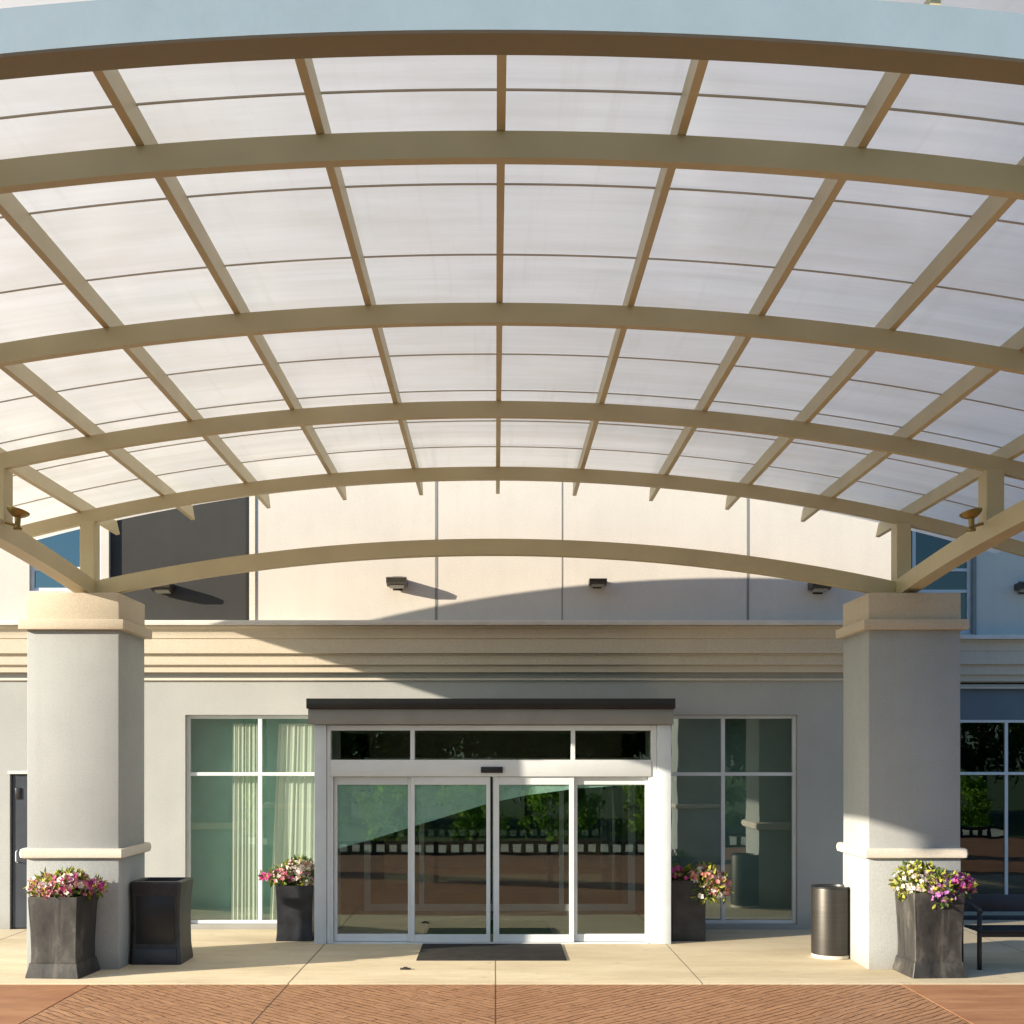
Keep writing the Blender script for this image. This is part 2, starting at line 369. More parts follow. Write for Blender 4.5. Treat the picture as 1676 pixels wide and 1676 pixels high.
M['fl_violet'] = mk_leaf('violet petal', (0.42, 0.10, 0.45), (0.62, 0.30, 0.62), 0.3)

# ================================================================= THE SETTING
YW = 17.7        # main facade plane
YD = 16.3        # entrance vestibule front
YR = 19.7        # set back wing on the right
YC = 13.41       # edge of the sidewalk
g = MB(); g.box(-400, 400, -400, 400, -0.9, -0.034); tag(g.build('ground', M['lawn']), kind='structure')
g = MB(); g.box(-14, 14, 0.4, YC, -0.5, -0.006); 
# centre (stamped) and the two smooth aprons as separate slabs
g.bm.free()
g = MB(); g.box(-4.335, 4.335, 0.9, YC-0.006, -0.3, -0.008, 0.004, 1); tag(g.build('stamped_driveway', M['stamped']), kind='structure')
g = MB(); g.box(-16, -4.347, 0.9, YC-0.006, -0.3, -0.008, 0.004, 1); tag(g.build('driveway_apron', M['terra']), kind='structure')
g = MB(); g.box(4.347, 16, 0.9, YC-0.006, -0.3, -0.008, 0.004, 1); tag(g.build('driveway_apron', M['terra']), kind='structure')
g = MB(); g.box(-4.348, -4.334, 0.9, YC-0.006, -0.3, -0.02); g.box(4.334, 4.348, 0.9, YC-0.006, -0.3, -0.02)
tag(g.build('driveway_joint', M['asphalt']), kind='structure')
g = MB(); g.box(-16, 16, YC, YR+0.2, -0.3, 0.004, 0.006, 2); tag(g.build('sidewalk', M['walk']), kind='structure')

# ================================================================= HOTEL BUILDING
bld = empty('hotel_building', (0, YW, 0))
tag(bld, 'cream and grey stucco building with stepped cornice behind the arched canopy', 'building')
XL, XS = -15.0, 5.72        # left end, step to the set back wing
ZC0, ZC1 = PZ(1101, YW), PZ(1020, YW)
W_L = (PX(303, YW), -2.34, PZ(1513, YW), PZ(1170, YW))
W_R = (2.27, PX(1305, YW), PZ(1513, YW), PZ(1170, YW))
DOOR = (PX(16, YW), PX(16, YW)+1.02, 0.0, PZ(1264, YW))
lw = MB(); wall(lw, XL, XS, -0.2, ZC0+0.06, YW, 0.28, [W_L, W_R, (-2.34, 2.27, -0.3, 2.95), DOOR]); lw.build('lower_wall', M['lower_stucco'], bld)
PAN = (PX(178, YW), PX(408, YW), PZ(1017, YW), 7.8)
UW = (PX(48, YW), PX(165, YW), PZ(967, YW), 6.9)
uw = MB(); wall(uw, XL, XS, ZC0+0.06, 13.5, YW, 0.28, [PAN, UW]); uw.build('upper_wall', M['upper_stucco'], bld)
dp = MB(); dp.box(PAN[0]-.02, PAN[1]+.02, YW+0.07, YW+0.2, PAN[2]-.02, PAN[3]+.02)
dpo = dp.build('recessed_panel', M['dark_panel'], bld)
tr = MB(); tr.box(PAN[1]-0.05, PAN[1]-0.002, YW+0.012, YW+0.07, PAN[2], PAN[3]); tr.build('panel_edge', M['black_trim'], dpo)
tr = MB(); tr.box(PAN[1]+0.004, PAN[1]+0.085, YW-0.018, YW+0.05, PAN[2]-.01, PAN[3]); tr.build('panel_trim', M['band_stucco'], dpo)
for px, w in ((714, .038), (920, .016), (1224, .034)):
    j = MB(); x = PX(px, YW); j.box(x-w/2, x+w/2, YW-0.004, YW+0.02, ZC1-.02, 13.4); j.build('panel_joint', M['joint'], bld)
# cornice profile (y toward camera is smaller)
def cornice(y, x0, x1, parent):
    def z(py): return PZ(py, YW)
    prof = [(y+.1, z(1101)), (y-.10, z(1101)), (y-.10, z(1090.5)), (y-.112, z(1090)), (y-.15, z(1089)), (y-.15, z(1074.5)), (y-.16, z(1074)), (y-.16, z(1072)),
            (y-.21, z(1071)), (y-.21, z(1047.5)), (y-.225, z(1047)), (y-.225, z(1044)), (y-.235, z(1038)), (y-.26, z(1033)), (y-.31, z(1029)), (y-.31, z(1028)), (y+.1, z(1028))]
    c = MB(); c.extrude_x(prof, x0, x1); o = c.build('cornice', M['cornice'], parent, sharp=20)
    l = MB(); l.box(x0-.01, x1+.01, y-.36, y-.003, z(1027.5), z(1019.5), 0.008, 2); l.build('ledge', M['ledge'], o)
    s = MB(); s.box(x0, x1, y-.035, y-.003, z(1114), z(1110.5), .006, 2); s.build('cornice_bead', M['band_stucco'], o)
cornice(YW, XL, XS+0.3, bld)
# set back wing
SF = (6.5, 12.0, 0.10, PZ(1117, YR))
UW2 = (PX(1484, YR), PX(1590, YR), PZ(1036, YR), 6.9)
rw = MB(); wall(rw, XS-.2, 16, -0.2, PZ(1108, YR), YR, 0.28, [SF]); rw.build('wing_lower_wall', M['lower_stucco'], bld)
rw = MB(); wall(rw, XS-.2, 16, PZ(1108, YR), 13.5, YR, 0.28, [UW2]); rw.build('wing_upper_wall', M['upper_stucco'], bld)
rt = MB(); rt.box(XS-.26, XS, YW+.281, YR, -.2, 13.5); rt.build('return_wall', M['upper_stucco'], bld)
cornice(YR, XS, 16, bld)
pt = MB(); x = PX(1593, YR); pt.box(x-.03, x+.03, YR-.05, YR-.001, PZ(1040, YR), 13); pt.build('panel_joint', M['joint'], bld)
rf = MB(); rf.box(XL, XS-.27, YW+.3, 34, 13.2, 13.45); rf.box(XS-.27, 16, YR+.3, 34, 13.2, 13.45); rf.build('roof', M['joint'], bld)
# interior shell of the lobby
sh = MB()
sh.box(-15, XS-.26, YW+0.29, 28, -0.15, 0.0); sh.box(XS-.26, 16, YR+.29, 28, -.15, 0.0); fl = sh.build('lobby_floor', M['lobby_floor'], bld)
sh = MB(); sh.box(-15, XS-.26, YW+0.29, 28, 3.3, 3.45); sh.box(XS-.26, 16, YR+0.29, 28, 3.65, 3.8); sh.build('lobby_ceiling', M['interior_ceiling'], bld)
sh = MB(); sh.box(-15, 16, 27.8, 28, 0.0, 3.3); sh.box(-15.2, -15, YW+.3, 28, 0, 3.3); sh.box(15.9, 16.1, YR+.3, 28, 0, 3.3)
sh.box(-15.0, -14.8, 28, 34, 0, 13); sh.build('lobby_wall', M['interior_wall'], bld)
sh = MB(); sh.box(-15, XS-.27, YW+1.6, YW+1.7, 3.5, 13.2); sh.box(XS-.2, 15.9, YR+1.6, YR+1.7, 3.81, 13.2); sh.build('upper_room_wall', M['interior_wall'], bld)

def window(parent, x0, x1, z0, z1, y, vs, hs, fw=0.05, dep=0.07, glass='glass', frame='alu', rec=0.07, name='window'):
    f = MB(); ya, yb = y+rec, y+rec+dep
    f.box(x0+.001, x0+fw, ya, yb, z0+.001, z1-.001, .004, 1); f.box(x1-fw, x1-.001, ya, yb, z0+.001, z1-.001, .004, 1)
    f.box(x0+fw, x1-fw, ya, yb, z0+.001, z0+fw, .004, 1); f.box(x0+fw, x1-fw, ya, yb, z1-fw, z1-.001, .004, 1)
    for v in vs: f.box(v-fw*.55, v+fw*.55, ya+.004, yb-.004, z0+fw, z1-fw, .004, 1)
    for h in hs: f.box(x0+fw, x1-fw, ya-.004, yb+.004, h-fw*.5, h+fw*.5, .004, 1)
    w = f.build(name, M[frame], parent)
    gxs = [x0+fw*.5] + list(vs) + [x1-fw*.5]; gzs = [z0+fw*.5] + list(hs) + [z1-fw*.5]
    for a, b in zip(gxs, gxs[1:]):
        for c, d in zip(gzs, gzs[1:]):
            gm = MB(); gm.box(a+.012, b-.012, ya+dep*.5-.004, ya+dep*.5+.004, c+.012, d-.012); gm.build('pane', M[glass], w)
    return w
hz = PZ(1267, YW)
window(bld, *W_L, YW, [PX(424, YW)], [hz])
window(bld, *W_R, YW, [PX(1185, YW)], [hz])
window(bld, *UW, YW, [], [PZ(930, YW)], glass='sky_glass', rec=.05)
window(bld, *UW2, YR, [PX(1498, YR)], [PZ(967, YR), PZ(932, YR)], glass='sky_glass_dark', rec=.05)
sf = window(bld, SF[0], SF[1], SF[2], SF[3]-.02, YR, [PX(1651, YR), 9.6], [PZ(1266, YR), PZ(1180, YR)], glass='dark_glass', rec=.08, fw=.045, name='storefront_window')
s = MB(); s.box(SF[0]+.05, SF[1]-.05, YR+.07, YR+.10, PZ(1178, YR), SF[3]-.07); s.build('spandrel', M['spandrel'], sf)
s = MB(); x = PX(1651, YR); s.box(x+.03, x+.75, YR+.16, YR+.3, .15, PZ(1180, YR)); s.build('dark_column', M['black_trim'], sf)
# dark service door in the left wing
d = MB(); d.box(DOOR[0]+.03, DOOR[1]-.03, YW+.03, YW+.08, 0.02, DOOR[3]-.03, .004, 1); do = d.build('service_door', M['navy_metal'], bld)
d = MB(); d.box(DOOR[0]-.02, DOOR[1]+.02, YW-.02, YW+.03, DOOR[3]-.025, DOOR[3]+.02, .004, 1); d.build('door_trim', M['ledge'], do)
d = MB(); d.box(DOOR[0]+.07, DOOR[0]+.15, YW+.012, YW+.03, DOOR[3]-.38, DOOR[3]-.22, .008, 2); d.build('viewing_port', M['black_trim'], do)
d = MB(); d.tube([(DOOR[0]+.1, YW+.03, .95), (DOOR[0]+.1, YW-.03, .97), (DOOR[0]+.1, YW-.03, 1.1), (DOOR[0]+.1, YW+.03, 1.12)], .011); d.build('door_handle', M['alu_grey'], do)

# ================================================================= ENTRANCE VESTIBULE
ves = empty('entrance_vestibule', (0, YD, 0))
tag(ves, 'projecting white aluminium entrance with four glass sliding doors under a dark header', 'entrance')
def X(px): return PX(px, YD)
def Z(py): return PZ(py, YD)
b = MB(); b.box(X(506), X(1101), YD-.10, YW-.003, Z(1186), Z(1161), .006, 2); hb = b.build('header_box', M['grey_band'], ves)
b = MB(); b.box(X(504), X(1103), YD-.15, YW-.004, Z(1160.5), Z(1144), .006, 2); b.build('header_trim', M['black_trim'], hb)
for a, c in ((515, 534.5), (1075.5, 1098)):
    b = MB(); b.box(X(a), X(c), YD-.03, YD+.22, 0.004, Z(1186.5), .006, 2); b.build('side_post', M['alu_grey'], ves)
for a, c in ((X(515)+.01, X(515)+.13), (X(1098)-.13, X(1098)-.01)):
    b = MB(); b.box(a, c, YD+.222, YW+.29, 0.004, Z(1187)); b.build('side_wall', M['lower_stucco'], ves)
b = MB()   # fixed frame: jambs, head, transom bar
b.box(X(535), X(541), YD, YD+.16, 0.004, Z(1187), .004, 1); b.box(X(1066), X(1075), YD, YD+.16, 0.004, Z(1187), .004, 1)
b.box(X(541), X(1066), YD, YD+.16, Z(1195.5), Z(1187), .004, 1); b.box(X(541), X(1066), YD-.012, YD+.2, Z(1271), Z(1243.5), .005, 2)
b.box(X(671.5), X(678.5), YD+.004, YD+.15, Z(1243.5), Z(1195.5), .003, 1); b.box(X(935), X(941.5), YD+.004, YD+.15, Z(1243.5), Z(1195.5), .003, 1)
b.box(X(541), X(545), YD+.01, YD+.15, 0.004, Z(1271)); b.box(X(1061.5), X(1066), YD+.01, YD+.15, 0.004, Z(1271))
b.box(X(545), X(1061.5), YD+.0, YD+.18, 0.004, 0.02)
fr = b.build('door_frame', M['alu'], ves)
for a, c in ((541, 671.5), (678.5, 935), (941.5, 1066)):
    b = MB(); b.box(X(a)-.005, X(c)+.005, YD+.07, YD+.078, Z(1243.5)-.005, Z(1195.5)+.005); b.build('transom_pane', M['door_glass'], fr)
b = MB(); b.box(X(787), X(823), YD-.045, YD-.012, Z(1265), Z(1255), .008, 3); b.build('motion_sensor', M['black_metal'], ves)
TINT_EDGE = [(540, 1393), (600, 1377), (667, 1356), (735, 1335), (800, 1315), (860, 1302), (935, 1292), (1000, 1287), (1070, 1284.5)]
def tint_edge_y(px):
    for (a, ya), (c, yc) in zip(TINT_EDGE, TINT_EDGE[1:]):
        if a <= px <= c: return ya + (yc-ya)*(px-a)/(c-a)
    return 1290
leaves = [(545.5, 672, 551, 667, 0.07), (672.3, 802.5, 678.5, 796, 0.015), (807.5, 940, 817, 932, 0.015), (940.3, 1061, 945.5, 1057, 0.07)]
for i, (a, c, ga, gc, dy) in enumerate(leaves):
    y0, y1 = YD+dy, YD+dy+.05
    b = MB(); zb, zt = 0.024, Z(1271.5)
    b.box(X(a), X(ga), y0, y1, zb, zt, .004, 1); b.box(X(gc), X(c), y0, y1, zb, zt, .004, 1)
    b.box(X(ga), X(gc), y0+.003, y1-.003, zb, Z(1530), .004, 1); b.box(X(ga), X(gc), y0+.003, y1-.003, Z(1284.5), zt, .004, 1)
    lf = b.build('sliding_door', M['alu'], ves)
    b = MB(); b.box(X(ga)-.006, X(gc)+.006, y0+.021, y0+.029, Z(1530)-.006, Z(1284.5)+.006); b.build('glass', M['door_glass'], lf)
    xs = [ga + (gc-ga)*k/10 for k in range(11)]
    pts = [(X(x), y0+.033, Z(tint_edge_y(x))) for x in xs] + [(X(gc), y0+.033, Z(1284.5)), (X(ga), y0+.033, Z(1284.5))]
    if i == 3: pts = [(X(x), y0+.033, Z(min(tint_edge_y(x), 1290))) for x in xs] + pts[-2:]
    b = MB(); b.loft([[(p[0], p[1], p[2]) for p in pts], [(p[0], p[1]+.001, p[2]) for p in pts]]); b.build('tint_layer', M['door_tint'], lf)  # thin pale green see-through layer with a curved lower edge
for px in (796.5, 813.5):
    pass
# vestibule inside
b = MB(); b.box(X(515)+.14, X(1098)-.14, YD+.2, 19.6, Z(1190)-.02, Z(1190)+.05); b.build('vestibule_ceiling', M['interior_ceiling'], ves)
b = MB(); b.box(X(515)+.14, X(1098)-.14, YD+.19, 19.78, .0045, .008); b.build('vestibule_floor', M['interior_floor'], ves)
inn = empty('inner_door', (0, 19.8, 0))
tag(inn, 'inner set of glass sliding doors standing inside behind the entrance doors', 'door')
def XI(px): return PX(px, 19.8)
b = MB(); yi = 19.8
for a, c in ((596, 606), (686, 694), (805, 814), (915, 923), (1028, 1040)): b.box(XI(a), XI(c), yi, yi+.06, .01, PZ(1262, yi), .004, 1)
b.box(XI(596), XI(1040), yi-.01, yi+.1, PZ(1262, yi), PZ(1240, yi), .004, 1); b.box(XI(606), XI(1028), yi+.003, yi+.057, .01, .12, .004, 1)
b.build('door_frame', M['alu'], inn)
b = MB(); b.box(XI(606), XI(1028), yi+.026, yi+.034, .12, PZ(1262, yi)); b.build('glass', M['inner_glass'], inn)
for s in (-1, 1):
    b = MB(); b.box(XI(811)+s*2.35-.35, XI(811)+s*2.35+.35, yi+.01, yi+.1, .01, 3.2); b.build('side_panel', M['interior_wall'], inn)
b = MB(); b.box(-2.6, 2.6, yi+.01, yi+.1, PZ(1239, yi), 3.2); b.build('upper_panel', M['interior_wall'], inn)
b = MB(); b.box(PX(693, 17.2), PX(903, 17.2), 17.2, 18.6, .0082, .018, .003, 1)
tag(b.build('entrance_mat', M['green_mat']), 'dark green mat on the floor inside the entrance doors', 'mat')
b = MB(); b.box(-.945, .85, 14.92, 16.24, .0042, .018, .004, 2)
tag(b.build('door_mat', M['rubber']), 'black rubber mat on the sidewalk in front of the doors', 'mat')

b = MB(); b.box(PX(655, 14.3), PX(672, 14.3), 14.27, 14.33, .0042, .02, .004, 2); b.box(PX(660, 14.3), PX(667, 14.3), 14.28, 14.32, .018, .032, .003, 1)
tag(b.build('floor_anchor', M['bronze']), 'small dark metal plate set in the sidewalk between the mat and the left joint', 'floor plate')
# curtains inside the left window
def curtain(x0, x1, z0, z1, y, label, taper):
    n = 60; b = MB(); rows = []
    for j in range(9):
        t = j/8; z = z0+(z1-z0)*t; xx0 = x0 - taper*(1-t)
        rows.append([(xx0+(x1-xx0)*i/n, y+.009*math.sin(i*0.8+.5*math.sin(i*.23))*(1-.3*t)+.006*math.sin(i*1.3), z) for i in range(n+1)])
    b.loft(rows, False, False, False)
    tag(b.build('curtain', M['curtain'], sharp=180), label, 'curtain', 'sheer curtains in the window')
z0, z1 = W_L[2]+.03, W_L[3]-.12
curtain(PX(376, YW), PX(422, YW), z0, z1, YW+.22, 'pale sheer curtain gathered left of the mullion in the window beside the doors', .02)
curtain(PX(452, YW), PX(522, YW), z0, z1, YW+.22, 'pale sheer curtain hanging behind the flower pot next to the doors', .13)

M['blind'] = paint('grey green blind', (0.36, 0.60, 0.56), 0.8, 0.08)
M['shaded_blind'] = paint('grey green blind with shade in colour', (0.15, 0.23, 0.215), 0.8, 0.08)  # darker copy of the blind above; the facade's shade is put into its colour
def blind(x0, x1, label, mat='blind'):
    b = MB(); n = 12
    rows = [[(x0+(x1-x0)*i/n, YW+.62+.006*math.sin(j*1.3+i), W_L[2]+.02+(W_L[3]-W_L[2]-.04)*j/10) for i in range(n+1)] for j in range(11)]
    back = [[(p[0], p[1]+.004, p[2]) for p in r] for r in rows]
    b.loft(rows, False, False, False); b.loft(back, False, False, False)
    o = b.build('cloth', M[mat], None, sharp=180)
    r = empty('window_blind', (0, 0, 0)); o.parent = r; tag(r, label, 'blind', 'roller blinds inside the windows')
    b = MB(); b.tube([(x0, YW+.63, W_L[3]+.0), (x1, YW+.63, W_L[3]+.0)], .035, 12); b.build('roller', M['alu_grey'], r)
    b = MB(); b.box(x0, x1, YW+.60, YW+.64, W_L[2]-.0, W_L[2]+.03, .004, 1); b.build('bottom_rail', M['alu_grey'], r)
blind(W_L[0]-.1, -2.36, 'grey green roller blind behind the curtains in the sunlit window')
blind(2.30, W_R[1]+.1, 'grey green roller blind, shade painted in, inside the shaded window beside the round steel bin', 'shaded_blind')

# ================================================================= PILLARS
def pillar(cx, yf, label, group='stucco pillars carrying the canopy'):
    r = empty('stucco_pillar', (cx, yf+.525, 0)); tag(r, label, 'pillar', group)
    h = .525
    def bx(hx, z0, z1, name, mat, bev=.012):
        b = MB(); b.box(-hx, hx, -hx, hx, z0, z1, bev, 2); return b.build(name, M[mat], r, True)
    bx(h, 1.33, 3.90, 'shaft', 'pillar_stucco'); bx(h+.004, 0.0, 1.285, 'base', 'pillar_stucco')
    # half round band
    prof = [(0.0, 1.285), (.04, 1.274), (.062, 1.286), (.07, 1.332), (.062, 1.378), (.04, 1.390), (0.0, 1.38)]
    def ring(o, z, c=.04):
        e = h+o
        return [(-e+c*.5, -e, z), (e-c*.5, -e, z), (e, -e+c*.5, z), (e, e-c*.5, z), (e-c*.5, e, z), (-e+c*.5, e, z), (-e, e-c*.5, z), (-e, -e+c*.5, z)]
    b = MB(); b.loft([ring(o, z) for o, z in prof]); b.build('band', M['band_stucco'], r, True, 40)
    b = MB(); b.box(-h-.075, h+.075, -h-.075, h+.075, 3.885, 4.0, .01, 2); b.box(-h-.004, h+.004, -h-.004, h+.004, 3.99, 4.31, .012, 2)
    b.build('cap', M['cap_stucco'], r, True)
    return r
CXL, CXR, CYP = -4.83, 4.79, 14.825
pillar(CXL, 14.3, 'square grey stucco pillar beside the square black bin, its front in sunlight')
pillar(CXR, 14.3, 'square grey stucco pillar behind the round steel bin, mostly in shade')
pillar(CXL, 5.25, 'front grey stucco pillar of the canopy on the side of the square bin')
pillar(CXR, 5.25, 'front grey stucco pillar of the canopy on the side of the bench')

# ================================================================= CANOPY
can = empty('arched_canopy', (0, 10.5, 4.31))
tag(can, 'arched tan steel canopy with translucent white roof sheets over the driveway', 'canopy')
RC = 22.3; CX0 = -0.04; ZCR = 5.70; ZC = ZCR - RC
AE = math.asin(6.3/RC)
def arc(r, a): return (CX0 + r*math.sin(a), ZC + r*math.cos(a))
def arc_beam(mb, y0, y1, r0, r1, a0=-AE, a1=AE, n=72):
    rings = []
    for i in range(n+1):
        a = a0+(a1-a0)*i/n; (xa, za), (xb, zb) = arc(r0, a), arc(r1, a)
        rings.append([(xa, y0, za), (xa, y1, za), (xb, y1, zb), (xb, y0, zb)])
    mb.loft(rings); return mb
AY = [6.87, 9.45, 12.03, 14.72]
for y in AY:
    b = MB(); arc_beam(b, y, y+.075, RC, RC+.15); b.build('arch', M['steel'], can)
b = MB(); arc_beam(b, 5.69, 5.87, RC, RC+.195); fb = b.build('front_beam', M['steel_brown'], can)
b = MB(); arc_beam(b, 5.66, 5.687, RC-.003, RC+.2); b.build('fascia_plate', M['fascia_blue'], fb)
PS = 0.99/22.4
YE = 16.22
for k in range(-5, 6):
    a = k*PS + .07/RC; w = .024; ys = 5.75 if k == 2 else 5.9; ye = 14.79 if abs(k) == 6 else YE
    b = MB(); t = Vector((math.cos(a), 0, -math.sin(a))); rings = []
    for y in (ys, ye):
        p0 = arc(RC+.152 if y < 15 else RC+.148, a); p1 = arc(RC+.325, a)
        c0 = Vector((p0[0], y, p0[1])); c1 = Vector((p1[0], y, p1[1]))
        rings.append([c0-t*w, c0+t*w, c1+t*w, c1-t*w])
    b.loft(rings); b.build('purlin', M['steel'], can)
for s in (-1, 1):      # eave tubes closing the roof edge
    b = MB(); arc_beam(b, 5.7, 14.79, RC+.24, RC+.332, s*AE-.0028, s*AE+.0028, 1); b.build('eave_beam', M['steel'], can)
SE = [5.62, 6.78, 7.89, 8.99, 10.09, 11.19, 12.29, 13.39, 14.49, 15.59, YE]
for i, (ya, yb) in enumerate(zip(SE, SE[1:])):
    b = MB(); n = 96; aa = AE+.006
    lo, hi = [], []
    for j in range(n+1):
        a = -aa+2*aa*j/n; p = arc(RC+.333+(.004 if i % 2 else 0), a)
        lo.append((p[0], ya, p[1])); hi.append((p[0], yb+.012, p[1]))
    b.loft([lo, hi], False, False, False); b.build('roof_sheet', M['sheet'], can, sharp=180, fix=False)
for y in SE[1:-1]:
    b = MB(); arc_beam(b, y-.0055, y+.0055, RC+.321, RC+.331, -AE+.004, AE-.004); b.build('seam_strip', M['seam'], can)
# posts, side beams, lower chord
def side_z(y):
    t = (14.9-y)/9.1; return 4.30 + .235*4*t*(1-t)
for s, cx in ((-1, CXL+.03), (1, CXR+.01)):
    b = MB(); rings = []
    for i in range(41):
        y = 15.0-(15.0-5.75)*i/40; z = side_z(y)
        rings.append([(cx-.09, y, z), (cx+.09, y, z), (cx+.09, y, z+.19), (cx-.09, y, z+.19)])
    b.loft(rings); b.build('side_beam', M['steel'], can)
    for y in AY:
        dx = abs(cx-CX0); zt = ZC+math.sqrt(RC*RC-dx*dx)
        b = MB(); b.box(cx-.085, cx+.085, y-.02, y+.2, side_z(y)+.18, zt+.02, .006, 1); b.build('post', M['steel'], can)
RB = 22.3; zb = PZ(908, 14.76)
a1 = math.asin(4.72/RB)
b = MB(); rings = []
for i in range(61):
    a = -a1+2*a1*i/60
    xa, za = CX0+.02+RB*math.sin(a), zb-RB+RB*math.cos(a); xb, zb2 = CX0+.02+(RB+.185)*math.sin(a), zb-RB+(RB+.185)*math.cos(a)
    rings.append([(xa, 14.73, za), (xa, 14.86, za), (xb, 14.86, zb2), (xb, 14.73, zb2)])
b.loft(rings); b.build('lower_chord', M['steel'], can)
for cx in (CXL+.03, CXR+.01):
    b = MB(); b.box(cx-.2, cx+.2, 14.6, 15.05, 4.306, 4.33, .004, 1); b.build('bearing_plate', M['steel_brown'], can)

# brass lamps on the canopy posts
def uplight(x, y, z, face, label):
    r = empty('canopy_lamp', (x, y, z)); tag(r, label, 'lamp', 'brass lamps on the canopy posts')
    tilt = Matrix.Rotation(R(12*face), 4, 'Y') @ Matrix.Rotation(R(-8), 4, 'X')
    r.scale = (.84, .84, .84)
    b = MB(); b.lathe([(.02, -.05), (.05, -.045), (.10, -.012), (.125, .012), (.13, .03), (.118, .032)], 28, tilt); b.build('dish', M['brass'], r, True)
    b = MB(); b.lathe([(.116, .026), (.06, .034), (.001, .036)], 28, tilt); b.build('lens', M['lens'], r, True)
    b = MB(); b.lathe([(.045, -.19), (.05, -.17), (.03, -.14), (.036, -.05)], 20); b.build('stem', M['brass'], r, True)
    b = MB(); b.tube([(0, 0, -.15), (-.07*face, 0, -.12), (-.14*face, 0.02, -.10)], .018); b.build('bracket', M['brass'], r, True)
uplight(PX(1590, 12.0), 12.0, PZ(842, 12.0), -1, 'brass dish lamp on the canopy post above the bench side')
uplight(PX(29, 12.0), 12.0, PZ(840, 12.0), 1, 'brass dish lamp on the canopy post above the planter with pale pink flowers')

# wall floodlights
def floodlight():
    r = empty('wall_floodlight', (0, 0, 0))
    b = MB(); b.extrude_x([(0, -.045), (-.14, -.06), (-.29, -.02), (-.30, .04), (-.24, .06), (0, .05)], -.14, .14)
    h = b.build('housing', M['bronze'], r, True)
    b = MB(); b.box(-.10, .10, -.20, -.06, -.066, -.05, rot=Matrix.Rotation(R(-12), 4, 'X')); b.build('lens', M['lens'], r, True)
    b = MB(); b.box(-.07, .07, -.004, .02, -.10, .10, .004, 1); b.build('bracket', M['bronze'], r, True)
    return r
proto = floodlight()
fls = [(651, 955, YW, 'dark floodlight casting a shadow on the sunlit cream wall, beside the charcoal panel bay'),
       (977, 955, YW, 'dark floodlight on the wall above the right half of the entrance doors'),
       (1338, 961, YW, 'dark floodlight half hidden by the lower arched chord near the shaded pillar'),
       (268, 962, YW, 'dark floodlight mounted on the charcoal recessed panel'),
       (1674, 962, YR, 'floodlight on the pale set back wall at the edge of the photo')]
for i, (px, py, y, lab) in enumerate(fls):
    o = proto if i == 0 else copy_tree(proto)
    o.location = (PX(px, y), y + (.07 if px == 268 else 0), PZ(py, y)); o.scale = (.86, .9, .72) if px == 977 else (1, 1, 1); tag(o, lab, 'floodlight', 'floodlights along the facade')

# ================================================================= PLANTERS
def sq(h, z, c=.009):
    return [(-h+c, -h, z), (h-c, -h, z), (h, -h+c, z), (h, h-c, z), (h-c, h, z), (-h+c, h, z), (-h, h-c, z), (-h, -h+c, z)]
def planter(x, y, rz, H, W, mat, label, prof=None, soil=True):
    r = empty('square_planter', (x, y, 0.004), rz); tag(r, label, 'planter', 'square dark planters by the entrance')
    h = W/2
    flared = prof is None; prof = prof or [(.90, .02), (.925, .18), (.915, .30), (.92, .42), (.94, .60), (.985, .85), (1.0, .95), (1.0, 1.0)]
    b = MB(); rings = [sq(h*a, H*t) for a, t in prof] + [sq(h*(prof[-1][0]-.09), H), sq(h*(prof[-1][0]-.10), H*.90)]
    b.loft(rings); b.build('pot', M[mat], r, True, 25)
    if flared:
        b = MB(); b.loft([sq(h*a, H*t, .008) for a, t in [(1.075, 0), (1.07, .025), (1.0, .115), (.965, .178), (.93, .186)]]); b.build('plinth', M[mat], r, True, 20)
    if soil:
        b = MB(); b.box(-h*.86, h*.86, -h*.86, h*.86, H*.895, H*.93, .01, 1); b.build('soil', M['soil'], r, True)
    return r
planter(-4.83, 13.99, R(-5), .89, .565, 'planter', 'weathered dark planter with a flared base in front of the sunlit pillar')
planter(4.86, 14.02, R(3), .93, .575, 'planter', 'weathered dark planter with purple flowers beside the bench')
planter(PX(481.5, 16.55), 16.76, R(1), .735, .50, 'pot', 'smooth black planter under the curtained window at the left door post',
        [(.97, 0), (.97, .02), (.93, .14), (.92, .4), (.96, .75), (1.0, .96), (1.0, 1.0)])
planter(PX(1127, 16.55), 16.76, R(0), .80, .47, 'pot', 'smooth black planter under the shaded window at the right door post',
        [(.97, 0), (.97, .02), (.95, .14), (.95, .4), (.97, .75), (1.0, .96), (1.0, 1.0)])
# square bin beside the pillar
r = empty('square_bin', (-3.975, 14.92, .004), R(-1)); tag(r, 'square black waste bin with a recessed front panel beside the sunlit pillar', 'bin')
b = MB(); b.loft([sq(.30*a, .97*t, .025) for a, t in [(1.0, 0), (1.0, .03), (.94, .20), (.92, .5), (.95, .8), (1.0, .95), (1.0, .985), (.97, 1.0), (.80, 1.0), (.78, .96)]]); b.build('body', M['pot'], r, True, 30)
b = MB(); b.box(-.225, .225, -.288, -.27, .24, .86, .006, 2); b.build('front_panel', M['black_metal'], r, True)
b = MB(); b.box(-.25, .25, -.304, -.28, .03, .185, .006, 2); b.build('kick_plate', M['navy_metal'], r, True)
